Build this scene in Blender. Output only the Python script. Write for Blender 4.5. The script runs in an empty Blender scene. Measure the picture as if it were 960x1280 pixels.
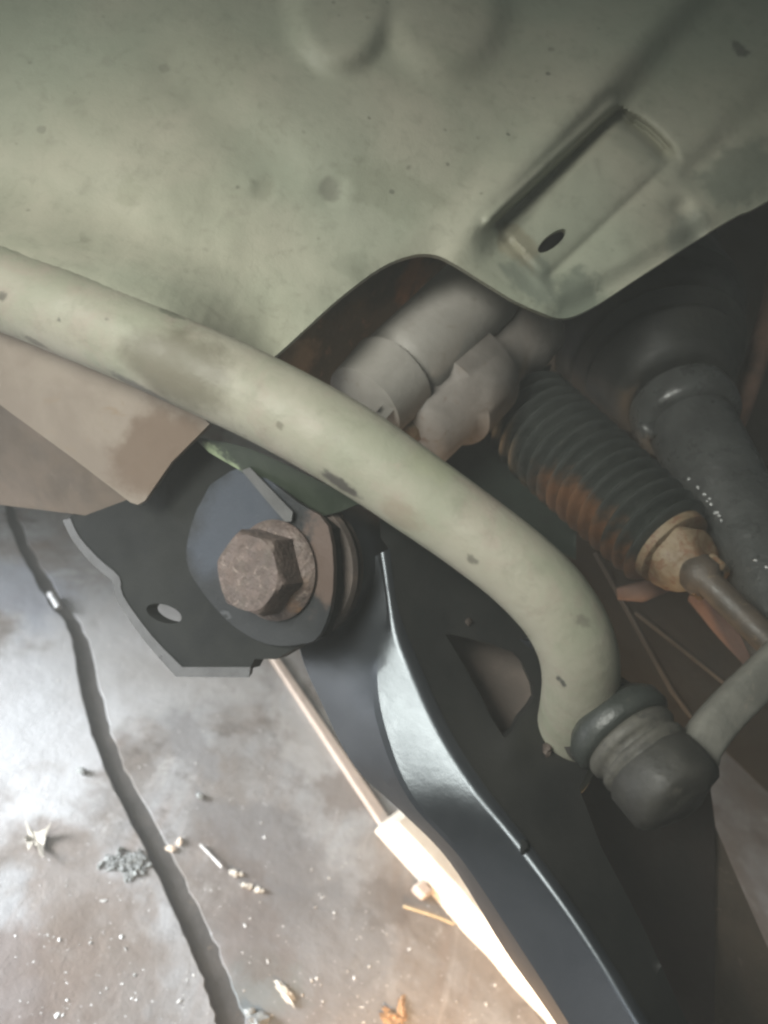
import bpy, bmesh, math, random
from mathutils import Vector, Matrix, noise
from mathutils.geometry import delaunay_2d_cdt
random.seed(7)
sc = bpy.context.scene
col = sc.collection

# ------------------------------------------------------------------ camera
CAM_H, PITCH, ROLL, FPX = 0.45, math.radians(30), math.radians(26.6), 1000.0
ROT = (Matrix.Rotation(math.pi/2 - PITCH, 3, 'X') @ Matrix.Rotation(ROLL, 3, 'Z'))
CAM = Vector((0, 0, CAM_H))
cd = bpy.data.cameras.new('camera'); cam = bpy.data.objects.new('camera', cd); col.objects.link(cam)
cam.matrix_world = Matrix.Translation(CAM) @ ROT.to_4x4()
cd.sensor_fit = 'HORIZONTAL'; cd.sensor_width = 36; cd.lens = 36*FPX/960
cd.clip_start = 0.01; cd.clip_end = 60
cd.dof.use_dof = True; cd.dof.focus_distance = 0.285; cd.dof.aperture_fstop = 13.0
sc.camera = cam
sc.render.resolution_x = 768; sc.render.resolution_y = 1024
sc.cycles.filter_width = 2.5
sc.cycles.volume_bounces = 0; sc.cycles.max_bounces = 6

# ------------------------------------------------------------------ light
def W(x, y, z):                       # camera-frame metres (right, up, back) -> world
    return CAM + ROT @ Vector((x, y, z))
wd = bpy.data.worlds.new('World'); sc.world = wd; wd.use_nodes = True
bg = wd.node_tree.nodes['Background']; bg.inputs[0].default_value = (.62, .72, .70, 1); bg.inputs[1].default_value = .10
def area(name, pos, target, size, power, colour, spread=180):
    l = bpy.data.lights.new(name, 'AREA'); l.shape = 'DISK'; l.size = size; l.energy = power; l.color = colour; l.spread = math.radians(spread)
    o = bpy.data.objects.new(name, l); col.objects.link(o); o.location = pos
    o.rotation_euler = (target - pos).to_track_quat('-Z', 'Y').to_euler()
    return o
area('daylight_opening', W(-.33, .17, .27), W(-.01, -.06, -.34), .32, .86, (.98, .985, .90), 54)
area('open_side', W(-.78, .17, -.10), W(-.21, -.37, -.47), .34, 5.5, (.92, .95, 1.0), 50)
area('inspection_lamp', W(.02, -.285, -.315), W(.10, -.27, -.43), .03, .80, (1.0, .62, .32))
sc.view_settings.view_transform = 'Standard'; sc.view_settings.look = 'None'
sc.view_settings.exposure = .22; sc.view_settings.gamma = 1

# ------------------------------------------------------------------ pixel helpers
def P(px, py, d):
    return W((px-480)/FPX*d, -(py-640)/FPX*d, -d)
FWD = ROT @ Vector((0, 0, -1))
def F(px, py, z=0.0):                 # where the ray through a pixel meets the floor
    r = ROT @ Vector(((px-480)/FPX, -(py-640)/FPX, -1))
    return CAM + r*((z-CAM_H)/r.z)
def plane(a, b, c):                   # true plane through three (px,py,depth) points -> depth(px,py)
    M = Matrix([(1, p[0], p[1]) for p in (a, b, c)]); v = M.inverted() @ Vector([1/p[2] for p in (a, b, c)])
    return lambda x, y: 1/(v[0]+v[1]*x+v[2]*y)
def shift(f, s): return lambda x, y: f(x, y)+s
def sstep(a, b, x):
    t = min(1, max(0, (x-a)/(b-a))); return t*t*(3-2*t)
def segd(x, y, ax, ay, bx, by):
    dx, dy = bx-ax, by-ay; t = max(0, min(1, ((x-ax)*dx+(y-ay)*dy)/(dx*dx+dy*dy)))
    return math.hypot(x-ax-t*dx, y-ay-t*dy)
def inside(x, y, poly):
    c = False; j = len(poly)-1
    for i in range(len(poly)):
        xi, yi = poly[i]; xj, yj = poly[j]
        if (yi > y) != (yj > y) and x < (xj-xi)*(y-yi)/(yj-yi)+xi: c = not c
        j = i
    return c
def crom(pts, n):                     # Catmull-Rom through tuples
    out = []; k = len(pts)
    for i in range(k-1):
        p0, p1, p2, p3 = [Vector(pts[max(0, min(k-1, i+q))]) for q in (-1, 0, 1, 2)]
        for s in range(n):
            t = s/n
            out.append(.5*((2*p1)+(p2-p0)*t+(2*p0-5*p1+4*p2-p3)*t*t+(3*p1-p0-3*p2+p3)*t**3))
    out.append(Vector(pts[-1])); return out
def curve2(pts, n=5): return [tuple(v) for v in crom(pts, n)]

# ------------------------------------------------------------------ mesh pieces: (verts, faces)
def tube(pts, radii, segs=24, cap=True):
    V = []; Fc = []; n = len(pts); up = None
    for i in range(n):
        t = (pts[min(i+1, n-1)]-pts[max(i-1, 0)]).normalized()
        if up is None: up = t.orthogonal().normalized()
        up = (up - t*up.dot(t)).normalized(); s = t.cross(up)
        r = radii[i] if isinstance(radii, (list, tuple)) else radii
        for k in range(segs):
            a = 2*math.pi*k/segs; V.append(pts[i]+(up*math.cos(a)+s*math.sin(a))*r)
    for i in range(n-1):
        for k in range(segs):
            k2 = (k+1) % segs; Fc.append((i*segs+k, i*segs+k2, (i+1)*segs+k2, (i+1)*segs+k))
    if cap: Fc.append(tuple(range(segs-1, -1, -1))); Fc.append(tuple((n-1)*segs+k for k in range(segs)))
    return V, Fc
def lathe(A, axis, prof, segs=48, squash=None):
    axis = axis.normalized(); pts = [A+axis*t for t, r in prof]
    up = axis.orthogonal().normalized(); s = axis.cross(up); V = []; Fc = []; n = len(prof)
    for i, (t, r) in enumerate(prof):
        for k in range(segs):
            a = 2*math.pi*k/segs; V.append(pts[i]+(up*math.cos(a)+s*math.sin(a))*r)
    for i in range(n-1):
        for k in range(segs):
            k2 = (k+1) % segs; Fc.append((i*segs+k, i*segs+k2, (i+1)*segs+k2, (i+1)*segs+k))
    Fc.append(tuple(range(segs-1, -1, -1))); Fc.append(tuple((n-1)*segs+k for k in range(segs)))
    return V, Fc
def sheet(outline, depth, thick, holes=(), step=14, fine=(), back=None):
    """pixel outline on a surface depth(px,py), given a real thickness; holes go through"""
    pts = []; edges = []
    def ring(r):
        s = len(pts); m = 0; dense = []
        for i in range(len(r)):
            a, b = r[i], r[(i+1) % len(r)]; k = max(1, int(math.hypot(b[0]-a[0], b[1]-a[1])/(step*.8)))
            for q in range(k): dense.append((a[0]+(b[0]-a[0])*q/k, a[1]+(b[1]-a[1])*q/k))
        pts.extend(dense); m = len(dense)
        edges.extend((s+i, s+(i+1) % m) for i in range(m))
    ring(outline)
    for h in holes: ring(h)
    nb = len(pts)
    def grid(x0, y0, x1, y1, st, skip=()):
        y = y0; row = 0
        while y < y1:
            x = x0 + (st/2 if row % 2 else 0)
            while x < x1:
                if inside(x, y, outline) and not any(inside(x, y, h) for h in holes) and not any(a <= x <= c and b <= y <= d for a, b, c, d, _ in skip):
                    pts.append((x+random.uniform(-.2, .2)*st, y+random.uniform(-.2, .2)*st) if not skip and st < step else (x, y))
                x += st
            y += st*.87; row += 1
    xs = [p[0] for p in outline]; ys = [p[1] for p in outline]
    grid(min(xs), min(ys), max(xs), max(ys), step, fine)
    for f in fine:
        y = f[1]; 
        while y < f[3]:
            x = f[0]
            while x < f[2]:
                if inside(x, y, outline) and not any(inside(x, y, h) for h in holes): pts.append((x, y))
                x += f[4]
            y += f[4]
    vs, es, fs, *_ = delaunay_2d_cdt([Vector(p) for p in pts], edges, [], 0, 1e-4)
    keep = []
    for f in fs:
        cx = sum(vs[i][0] for i in f)/len(f); cy = sum(vs[i][1] for i in f)/len(f)
        if inside(cx, cy, outline) and not any(inside(cx, cy, h) for h in holes): keep.append(tuple(f))
    front = [P(v[0], v[1], depth(v[0], v[1])) for v in vs]
    off = (back if back is not None else FWD)*thick
    n = len(front); V = front+[v+off for v in front]; Fc = []
    # orient towards the camera
    f0 = keep[0]; nrm = (front[f0[1]]-front[f0[0]]).cross(front[f0[2]]-front[f0[0]])
    flip = nrm.dot(CAM-front[f0[0]]) < 0
    cnt = {}
    for f in keep:
        f = tuple(reversed(f)) if flip else f
        Fc.append(f); Fc.append(tuple(i+n for i in reversed(f)))
        for i in range(3):
            a, b = f[i], f[(i+1) % 3]; k = (min(a, b), max(a, b)); cnt.setdefault(k, []).append((a, b))
    for k, l in cnt.items():
        if len(l) == 1: a, b = l[0]; Fc.append((b, a, a+n, b+n))
    return V, Fc
def strip(rows):                      # rows: list of equally long point lists -> surface
    V = [p for r in rows for p in r]; m = len(rows[0]); Fc = []
    for i in range(len(rows)-1):
        for k in range(m-1): Fc.append((i*m+k, i*m+k+1, (i+1)*m+k+1, (i+1)*m+k))
    return V, Fc
def prism(poly, off):                 # planar world polygon extruded by a vector
    n = len(poly); V = list(poly)+[p+off for p in poly]
    return V, [tuple(range(n))[::-1], tuple(range(n, 2*n))]+[(i, (i+1) % n, (i+1) % n+n, i+n) for i in range(n)]
def join(*ms):
    V = []; Fc = []
    for v, f in ms:
        o = len(V); V += v; Fc += [tuple(i+o for i in q) for q in f]
    return V, Fc
def box(c, ax, ay, az): 
    V = [c+ax*i+ay*j+az*k for i in (-1, 1) for j in (-1, 1) for k in (-1, 1)]
    return V, [(0,1,3,2),(4,6,7,5),(0,4,5,1),(2,3,7,6),(0,2,6,4),(1,5,7,3)]
def lumpy(geo, amp, s):
    V, Fc = geo; return [v+Vector((noise.noise(v*s), noise.noise(v*s+Vector((9, 0, 0))), noise.noise(v*s+Vector((0, 9, 0)))))*amp for v in V], Fc
def blob(c, sx, sy, sz, rough=.3, sub=2, rot=0.0):
    bm = bmesh.new(); bmesh.ops.create_icosphere(bm, subdivisions=sub, radius=1)
    sd = Vector((random.random()*50, 3, 7)); V = []
    for v in bm.verts:
        k = 1+rough*noise.noise(v.co*1.8+sd)*1.4+rough*.5*noise.noise(v.co*5+sd)
        q = v.co*k; q = Vector((q.x*sx, q.y*sy, q.z*sz)); q.rotate(Matrix.Rotation(rot, 3, 'Z')); V.append(c+q)
    Fc = [tuple(x.index for x in f.verts) for f in bm.faces]; bm.free(); return V, Fc

# ------------------------------------------------------------------ materials
class NT:
    def __init__(s, name):
        s.m = bpy.data.materials.new(name); s.m.use_nodes = True; s.t = s.m.node_tree; s.b = s.t.nodes['Principled BSDF']
        s.tc = s.n('ShaderNodeTexCoord'); s.geo = s.n('ShaderNodeNewGeometry')
    def n(s, k, **kw):
        q = s.t.nodes.new(k)
        for a, v in kw.items(): setattr(q, a, v)
        return q
    def l(s, a, b): s.t.links.new(a, b)
    def noise(s, scale, detail=4, rough=.6, dist=0.0, stretch=None):
        q = s.n('ShaderNodeTexNoise'); q.inputs['Scale'].default_value = scale; q.inputs['Detail'].default_value = detail
        q.inputs['Roughness'].default_value = rough; q.inputs['Distortion'].default_value = dist
        src = s.geo.outputs['Position']
        if stretch:
            mp = s.n('ShaderNodeMapping'); mp.inputs['Scale'].default_value = stretch[:3]
            mp.inputs['Rotation'].default_value = (0, 0, stretch[3] if len(stretch) > 3 else 0); s.l(src, mp.inputs[0]); src = mp.outputs[0]
        s.l(src, q.inputs['Vector']); return q.outputs['Fac']
    def ramp(s, x, a, b, lo=0., hi=1.):
        q = s.n('ShaderNodeMapRange'); q.interpolation_type = 'SMOOTHSTEP'
        for i, v in enumerate((a, b, lo, hi)): q.inputs[1+i].default_value = v
        s.l(x, q.inputs[0]); return q.outputs[0]
    def mix(s, f, a, b):
        q = s.n('ShaderNodeMix', data_type='RGBA')
        for i, v in ((0, f), (6, a), (7, b)):
            if isinstance(v, (int, float)): q.inputs[i].default_value = v
            elif isinstance(v, tuple): q.inputs[i].default_value = (*v[:3], 1)
            else: s.l(v, q.inputs[i])
        return q.outputs[2]
    def mul(s, a, b, op='MULTIPLY'):
        q = s.n('ShaderNodeMath', operation=op)
        for i, v in ((0, a), (1, b)):
            if isinstance(v, (int, float)): q.inputs[i].default_value = v
            else: s.l(v, q.inputs[i])
        return q.outputs[0]
    def spot(s, c, r, stretch=None, ragged=.5):
        """a patch (stain, or painted light or shade) of its own shape round world point c; stretch = (axis vector, factor)"""
        sub = s.n('ShaderNodeVectorMath', operation='SUBTRACT'); s.l(s.geo.outputs['Position'], sub.inputs[0]); sub.inputs[1].default_value = c
        v = sub.outputs[0]
        if stretch:
            ax, k = stretch; ax = ax.normalized()
            d = s.n('ShaderNodeVectorMath', operation='DOT_PRODUCT'); s.l(v, d.inputs[0]); d.inputs[1].default_value = ax
            sc_ = s.n('ShaderNodeVectorMath', operation='SCALE'); sc_.inputs[0].default_value = ax*(1-1/k); s.l(d.outputs['Value'], sc_.inputs['Scale'])
            s2 = s.n('ShaderNodeVectorMath', operation='SUBTRACT'); s.l(v, s2.inputs[0]); s.l(sc_.outputs[0], s2.inputs[1]); v = s2.outputs[0]
        ln = s.n('ShaderNodeVectorMath', operation='LENGTH'); s.l(v, ln.inputs[0])
        nz = s.noise(.9/r, 4, .65)
        x = s.mul(ln.outputs['Value'], s.mul(s.mul(nz, 0.5, 'SUBTRACT'), r*ragged*2.4), 'ADD')
        return s.ramp(x, r*1.30, r*.66)
    def bump(s, h, strength, dist=.001, prev=None):
        q = s.n('ShaderNodeBump'); q.inputs['Strength'].default_value = strength; q.inputs['Distance'].default_value = dist
        s.l(h, q.inputs['Height'])
        if prev is not None: s.l(prev, q.inputs['Normal'])
        return q.outputs[0]
    def done(s, c, rough=.6, metal=0., normal=None, spec=.5, coat=None):
        for k, v in (('Base Color', c), ('Roughness', rough), ('Metallic', metal), ('Specular IOR Level', spec)):
            if isinstance(v, tuple): s.b.inputs[k].default_value = (*v, 1)
            elif isinstance(v, (int, float)): s.b.inputs[k].default_value = v
            else: s.l(v, s.b.inputs[k])
        if normal is not None: s.l(normal, s.b.inputs['Normal'])
        if coat: s.b.inputs['Coat Weight'].default_value = coat[0]; s.b.inputs['Coat Roughness'].default_value = coat[1]
        return s.m
def simple(name, c1, c2, scale=60, rough=(.45, .7), metal=0., bump=.25, bscale=500, c3=None, c3t=(.6, .72), spec=.5, spots=(), bd=.0006, big=None, fleck=None):
    t = NT(name); c = t.mix(t.ramp(t.noise(scale, 5, .62, .4), .35, .65), c1, c2)
    if big: c = t.mix(t.ramp(t.noise(big[0], 2, .5, .3), .38, .66), c, t.mix(.6, c, big[1]))
    if c3: c = t.mix(t.ramp(t.noise(scale*2.3, 6, .7, .8), *c3t), c, c3)
    if fleck:
        for k, (fs, fa, fc, fk) in enumerate(fleck):
            v = t.n('ShaderNodeTexVoronoi'); v.inputs['Scale'].default_value = fs; t.l(t.geo.outputs['Position'], v.inputs['Vector'])
            f = t.mul(t.ramp(t.mul(v.outputs['Distance'], t.mul(t.noise(fs*2.5, 3), .35), 'ADD'), fa+.20, fa+.12), t.ramp(t.noise(fs*.22, 2), .46, .62))
            c = t.mix(t.mul(f, fk), c, fc)
        c = t.mix(t.mul(t.ramp(t.noise(130, 6, .75, .4), .48, .70), .42), c, t.mix(.6, c, (.12, .115, .085)))
    for sp in spots:
        m = t.spot(*sp[:2], *(sp[4:] or ())); c = t.mix(t.mul(m, sp[3]), c, sp[2])
    r = t.ramp(t.noise(scale*1.7, 4), .3, .7, *rough)
    nm = t.bump(t.noise(bscale, 3, .6), bump, bd)
    nm = t.bump(t.noise(bscale*.18, 3, .6), bump*.8, bd*3, nm)
    return t.done(c, r, metal, nm, spec)

dirt = (.075, .068, .058); rustc = (.16, .075, .035); tan = (.34, .27, .19)
ALONG = P(520, 600, .25)-P(400, 530, .25)
M = {}
M['flange'] = simple('tan_dusty_paint', (.25, .212, .175), (.20, .165, .135), 30, (.55, .75), bump=.10, bscale=900, c3=(.22, .17, .125), c3t=(.58, .7),
    spots=[(P(198, 572, .289), .0165, (.135, .095, .068), .85, (P(200, 520, .29)-P(150, 600, .29), 1.4), .9)])
M['brown_beam'] = simple('brown_dirty_steel', (.12, .092, .07), (.085, .067, .052), 40, (.6, .8), bump=.15, bscale=700, c3=(.19, .15, .12))
M['black'] = simple('black_satin_paint', (.012, .0135, .016), (.018, .0195, .022), 50, (.30, .35), spec=.7, bump=.06, bscale=1200, c3=(.04, .04, .038), c3t=(.70, .80))
M['black_top'] = simple('black_neutral_paint', (.012, .0125, .0122), (.018, .018, .017), 50, (.40, .52), spec=.45, bump=.10, bscale=1000, c3=(.035, .034, .031), c3t=(.66, .78))
M['black'].node_tree.nodes['Principled BSDF'].inputs['Specular Tint'].default_value = (.84, .92, 1, 1)  # bluish sky reflection on the arm, put into the specular tint
M['black_dusty'] = simple('dusty_black_paint', (.010, .011, .011), (.015, .016, .015), 40, (.62, .78), bump=.15, bscale=900, c3=(.04, .04, .037), c3t=(.68, .80), spec=.12)
M['boss'] = simple('worn_black_lit_paint', (.012, .0135, .015), (.017, .0185, .020), 45, (.42, .6), bump=.18, bscale=800, c3=(.04, .038, .036), c3t=(.66, .78), spec=.3,
    spots=[(P(405, 700, .274), .008, (.11, .075, .06), .7, (P(410, 760, .27)-P(405, 660, .27), 2.0), .9), (P(285, 655, .287), .0185, (.040, .048, .063), .8, (P(250, 700, .28)-P(320, 610, .28), 1.3), .7)])  # brown spot is rust; bluish patch is light on the boss, painted in
M['green_flange'] = simple('green_oversprayed_paint', (.020, .028, .019), (.028, .037, .025), 60, (.5, .7), bump=.2, bscale=600,
    spots=[(P(285, 575, .293), .0055, (.23, .28, .17), .85, (P(320, 592, .29)-P(265, 562, .29), 2.4), 1.1)])
M['rust'] = simple('brown_rusted_steel', (.115, .085, .074), (.075, .056, .049), 150, (.5, .78), metal=.15, bump=.9, bscale=700, c3=(.21, .165, .14), c3t=(.56, .68), fleck=[(330, .07, (.34, .30, .28), .9)], spots=[(P(368, 738, .279), .0075, (.18, .09, .035), .7, None, .9)])  # pale flecks are glints on the rusty bolt, painted into the colour
M['rust_orange'] = simple('orange_rusted_steel', (.28, .13, .055), (.19, .09, .045), 130, (.5, .8), bump=.6, bscale=900, c3=(.33, .24, .16), c3t=(.62, .7))
M['washer'] = simple('rust_tinged_washer_steel', (.085, .066, .056), (.055, .045, .04), 110, (.45, .65), metal=.35, bump=.3, bscale=900, c3=(.2, .14, .1))
M['rubber'] = simple('dirty_black_rubber', (.028, .032, .029), (.040, .044, .040), 80, (.32, .48), bump=.3, bscale=900, c3=(.075, .072, .062), c3t=(.6, .74),
    spots=[(P(735, 668, .355), .017, (.20, .095, .045), .75, (P(790, 720, .34)-P(700, 640, .36), 1.8), .9)])
M['rubber_dark'] = simple('grimy_dark_rubber', (.013, .0135, .012), (.020, .020, .017), 40, (.5, .7), bump=.35, bscale=500, c3=(.03, .027, .023))
M['shaft'] = simple('greasy_grey_shaft', (.050, .052, .050), (.034, .035, .034), 60, (.22, .55), bump=.5, bscale=350, c3=(.08, .076, .068), c3t=(.62, .74))
M['cast'] = simple('grey_cast_housing', (.205, .185, .168), (.155, .138, .124), 45, (.55, .75), bump=.25, bscale=600, c3=(.12, .08, .055), c3t=(.55, .75),
    spots=[(P(505, 525, .355), .0085, (.36, .25, .15), .8, None, .9)])
M['cast_grey'] = simple('dusty_grey_strap', (.245, .230, .208), (.205, .192, .172), 40, (.55, .75), bump=.22, bscale=700, c3=(.14, .118, .095), c3t=(.55, .78),
    spots=[(P(492, 350, .37), .0085, (.33, .20, .11), .8, (P(530, 335, .37)-P(470, 360, .37), 1.5), .9)])
M['tan_cup'] = simple('tan_muddy_steel', (.20, .155, .10), (.13, .088, .05), 90, (.55, .8), bump=.5, bscale=500, c3=(.13, .07, .038), c3t=(.48, .6))
M['inner_brown'] = simple('dirty_olive_brown_steel', (.115, .10, .072), (.085, .075, .056), 40, (.6, .8), bump=.3, bscale=600, c3=(.20, .145, .10), c3t=(.55, .7), spots=[(P(498, 346, .40), .014, (.38, .20, .10), .8, None, .8), (P(385, 455, .352), .012, (.36, .26, .17), .8, None, .8)])
M['shield'] = simple('grimy_black_shield', (.017, .017, .016), (.026, .024, .021), 25, (.55, .8), bump=.3, bscale=300, c3=(.045, .036, .028))
M['green_wall'] = simple('dark_green_grey_steel', (.04, .052, .043), (.028, .036, .031), 30, (.5, .7), bump=.2, bscale=500, c3=(.10, .115, .11))
M['edge_grey'] = simple('grey_edge', (.07, .07, .07), (.05, .05, .05), 80, (.5, .7), bump=.2, bscale=700, c3=(.05, .05, .05))  # plain grey, paler than the bracket plate
M['floor_shade'] = simple('shaded_floor_brown', (.15, .122, .105), (.115, .095, .083), 60, (.6, .8), bump=.2, bscale=600)  # floor in shade under the arm, put into the colour
M['rod_brown'] = simple('dull_brown_rod_steel', (.075, .058, .044), (.05, .042, .034), 80, (.4, .6), bump=.3, bscale=600, c3=(.16, .12, .08))
M['joint_dust'] = simple('olive_dusty_rubber', (.080, .076, .064), (.050, .047, .040), 90, (.6, .8), bump=.4, bscale=600, c3=(.04, .038, .034), c3t=(.5, .66))
M['wet'] = simple('wet_glint_white', (.5, .5, .5), (.35, .35, .35), 200, (.1, .2), bump=.1)  # whitish colour carries the glints of the wet shaft
M['maroon'] = simple('dark_maroon_shield', (.030, .021, .018), (.021, .016, .014), 25, (.5, .7), bump=.2, bscale=500)
M['brownrust'] = simple('dull_brown_rust', (.145, .085, .06), (.10, .06, .045), 70, (.6, .8), bump=.4, bscale=500, c3=(.22, .13, .09))
M['link'] = simple('dusty_grey_link_steel', (.17, .165, .145), (.12, .118, .104), 60, (.5, .7), bump=.3, bscale=700, c3=(.21, .19, .16))
M['joint'] = simple('dusty_black_joint', (.040, .038, .033), (.026, .025, .022), 70, (.5, .7), bump=.3, bscale=700, c3=(.085, .078, .065))

def floor_mat():
    t = NT('worn_oily_floor_board'); rot = (1, .32, 1, .42)
    c = t.mix(t.ramp(t.noise(9, 4, .6, .5), .36, .64), (.30, .305, .31), (.165, .143, .125))
    c = t.mix(t.ramp(t.noise(55, 4, .6, .3, (1, .16, 1, -1.15)), .48, .75), c, t.mix(.45, c, (.17, .12, .09)))
    c = t.mix(t.mul(t.ramp(t.noise(28, 6, .7, .6), .56, .72), .7), c, (.43, .43, .42))
    c = t.mix(t.mul(t.ramp(t.noise(160, 7, .8, .5), .46, .70), .5), c, t.mix(.65, c, (.07, .06, .055)))
    c = t.mix(t.mul(t.ramp(t.noise(90, 5, .7, .2, (1, .10, 1, -1.15)), .55, .72), .35), c, (.38, .36, .34))
    c = t.mix(t.mul(t.ramp(t.noise(420, 3, .7), .62, .74), .45), c, (.50, .49, .47))
    c = t.mix(t.mul(t.ramp(t.noise(17, 5, .7, .8), .54, .68), .75), c, (.085, .070, .060))
    def sp(px, py, r, cc, k, st=None): 
        nonlocal c
        c = t.mix(t.mul(t.spot(F(px, py), r, st, 1.0), k), c, cc)
    sp(60, 880, .055, (.46, .47, .48), .75, (F(20, 960)-F(90, 800), 1.6)); sp(400, 930, .030, (.38, .37, .36), .6, (F(440, 990)-F(380, 880), 1.8))
    sp(40, 745, .035, (.27, .29, .33), .7); sp(200, 800, .07, (.36, .355, .35), .7)
    sp(340, 1060, .026, (.15, .145, .145), .75, (F(420, 1100)-F(300, 1040), 1.8)); sp(240, 930, .014, (.20, .195, .195), .8, (F(260, 960)-F(225, 900), 2.0))
    sp(430, 990, .020, (.15, .125, .11), .7); sp(30, 1240, .035, (.13, .10, .085), .75); sp(400, 1200, .055, (.125, .125, .128), .7)
    sp(330, 1230, .02, (.13, .15, .145), .5); sp(120, 1180, .03, (.16, .125, .10), .6, (F(160, 1270)-F(90, 1090), 2.6)); sp(300, 1130, .022, (.12, .10, .088), .6, (F(350, 1220)-F(270, 1060), 2.4)); sp(480, 1130, .02, (.10, .085, .075), .6)
    v = t.n('ShaderNodeTexVoronoi'); v.inputs['Scale'].default_value = 190; t.l(t.geo.outputs['Position'], v.inputs['Vector'])
    c = t.mix(t.mul(t.ramp(v.outputs['Distance'], .12, .05), t.ramp(t.noise(60, 2), .5, .62)), c, (.62, .62, .60))
    n1 = t.bump(t.noise(420, 4, .65), .35, .0006); n2 = t.bump(t.noise(60, 4, .6), .4, .002, n1)
    return t.done(c, t.ramp(t.noise(30, 4), .3, .7, .56, .80), 0, n2, .3)
M['floor'] = floor_mat()
M['floor_under'] = simple('dark_dirty_subfloor', (.060, .054, .048), (.042, .038, .034), 60, (.7, .9), bump=.5, bscale=400, c3=(.15, .12, .09))
M['batten'] = simple('pale_worn_wood', (.62, .56, .47), (.52, .46, .38), 60, (.55, .8), bump=.3, bscale=500, c3=(.38, .32, .26), c3t=(.64, .74))
M['strip'] = simple('pinkish_pale_wood', (.46, .38, .32), (.40, .33, .28), 80, (.5, .7), bump=.2, bscale=600)
M['leaf'] = simple('dry_pale_leaf', (.46, .43, .37), (.36, .33, .28), 200, (.6, .8))
M['clod'] = simple('grey_crumbly_dirt', (.24, .25, .24), (.16, .165, .16), 300, (.8, .95), bump=.8, bscale=1200)
M['chip'] = simple('pale_peach_chip', (.66, .55, .44), (.55, .44, .34), 300, (.5, .7))
M['white'] = simple('white_paint_fleck', (.66, .66, .64), (.34, .33, .31), 90, (.4, .6))
M['straw'] = simple('dry_straw', (.55, .46, .30), (.45, .36, .22), 300, (.5, .7))
M['scrap'] = simple('orange_brown_scrap', (.34, .21, .11), (.20, .12, .06), 200, (.5, .7))
M['glint'] = simple('bare_aluminium', (.75, .75, .75), (.65, .65, .65), 200, (.2, .35), metal=.6)

# ------------------------------------------------------------------ things
def mkobj(name, geo, mat, org, parent=None, smooth=35, bevel=None, sub=0, kind=None, label=None):
    V, Fc = geo; me = bpy.data.meshes.new(name); me.from_pydata([v-org for v in V], [], Fc)
    bm = bmesh.new(); bm.from_mesh(me); bmesh.ops.recalc_face_normals(bm, faces=bm.faces); bm.to_mesh(me); bm.free()
    me.materials.append(M[mat])
    for p in me.polygons: p.use_smooth = True
    if smooth < 180: me.set_sharp_from_angle(angle=math.radians(smooth))
    o = bpy.data.objects.new(name, me); col.objects.link(o)
    if parent: o.parent = parent
    else: o.location = org
    if bevel:
        b = o.modifiers.new('bevel', 'BEVEL'); b.width = bevel; b.segments = 3; b.limit_method = 'ANGLE'; b.angle_limit = math.radians(40)
    if sub:
        s = o.modifiers.new('sub', 'SUBSURF'); s.levels = s.render_levels = sub
    if kind: o['kind'] = kind
    if label: o['label'] = label
    return o
def tag(o, label, cat, group=None):
    o['label'] = label; o['category'] = cat
    if group: o['group'] = group
    return o
def thing(name, label, cat, parts, group=None):
    """parts: (name, geo, material, options) or with a list of sub-parts under options['sub_parts']"""
    allv = [v for p in parts for v in p[1][0]]
    lo = min(allv, key=lambda v: v.z).z; c = sum(allv, Vector())/len(allv); org = Vector((c.x, c.y, lo))
    e = bpy.data.objects.new(name, None); e.empty_display_size = .02; col.objects.link(e); e.location = org; tag(e, label, cat, group)
    for p in parts:
        op = dict(p[3]) if len(p) > 3 else {}; subs = op.pop('sub_parts', [])
        o = mkobj(p[0], p[1], p[2], org, e, **op)
        for q in subs: mkobj(q[0], q[1], q[2], org, o, **(q[3] if len(q) > 3 else {}))
    return e
def one(name, geo, mat, label, cat, group=None, **op):
    V = geo[0]; lo = min(v.z for v in V); c = sum(V, Vector())/len(V)
    return tag(mkobj(name, geo, mat, Vector((c.x, c.y, lo)), None, **op), label, cat, group)

# ---- floor: a subfloor sheet and the boards that lie on it
BT = .0018                                            # board thickness
fl = mkobj('floor', ([Vector((x, y, -BT)) for x, y in ((-2, -2), (2, -2), (2, 2), (-2, 2))], [(0, 1, 2, 3)]), 'floor_under', Vector((0, 0, -BT)), kind='structure')
edgeA = curve2([(3, 632), (24, 690), (56, 748), (88, 795), (97, 850), (112, 910), (135, 975), (182, 1065), (228, 1168), (252, 1225), (272, 1285)], 6)
edgeB = curve2([(17, 632), (42, 688), (74, 742), (106, 788), (123, 850), (140, 915), (163, 970), (214, 1062), (262, 1160), (288, 1222), (312, 1285)], 6)
def far(pts):
    w = [F(x, y) for x, y in pts]; a = (w[0]-w[6]).normalized(); b = (w[-1]-w[-7]).normalized()
    return [w[0]+a*1.6]+w+[w[-1]+b*1.0]
def fray(pts, sd, a): return [(x+a*noise.noise(Vector((y/14, sd, 0)))+a*.7*noise.noise(Vector((y/5, sd, 4))), y) for x, y in pts]
edgeA, edgeB = fray(edgeA, 1, 4.5), fray(edgeB, 7, 5.0)
wA, wB = far(edgeA), far(edgeB)
side = (F(400, 1000)-F(100, 1000)); side.z = 0; side.normalize()
wC = far([tuple(v) for v in curve2([(338, 829), (405, 925), (475, 1037), (560, 1140), (690, 1290)], 4)])
def board(edge1, edge2): 
    n = len(edge1); m = len(edge2)
    poly = edge1+edge2[::-1]; off = Vector((0, 0, -BT+.0004))
    return prism(poly, off)
def relabel(o): return o
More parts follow.
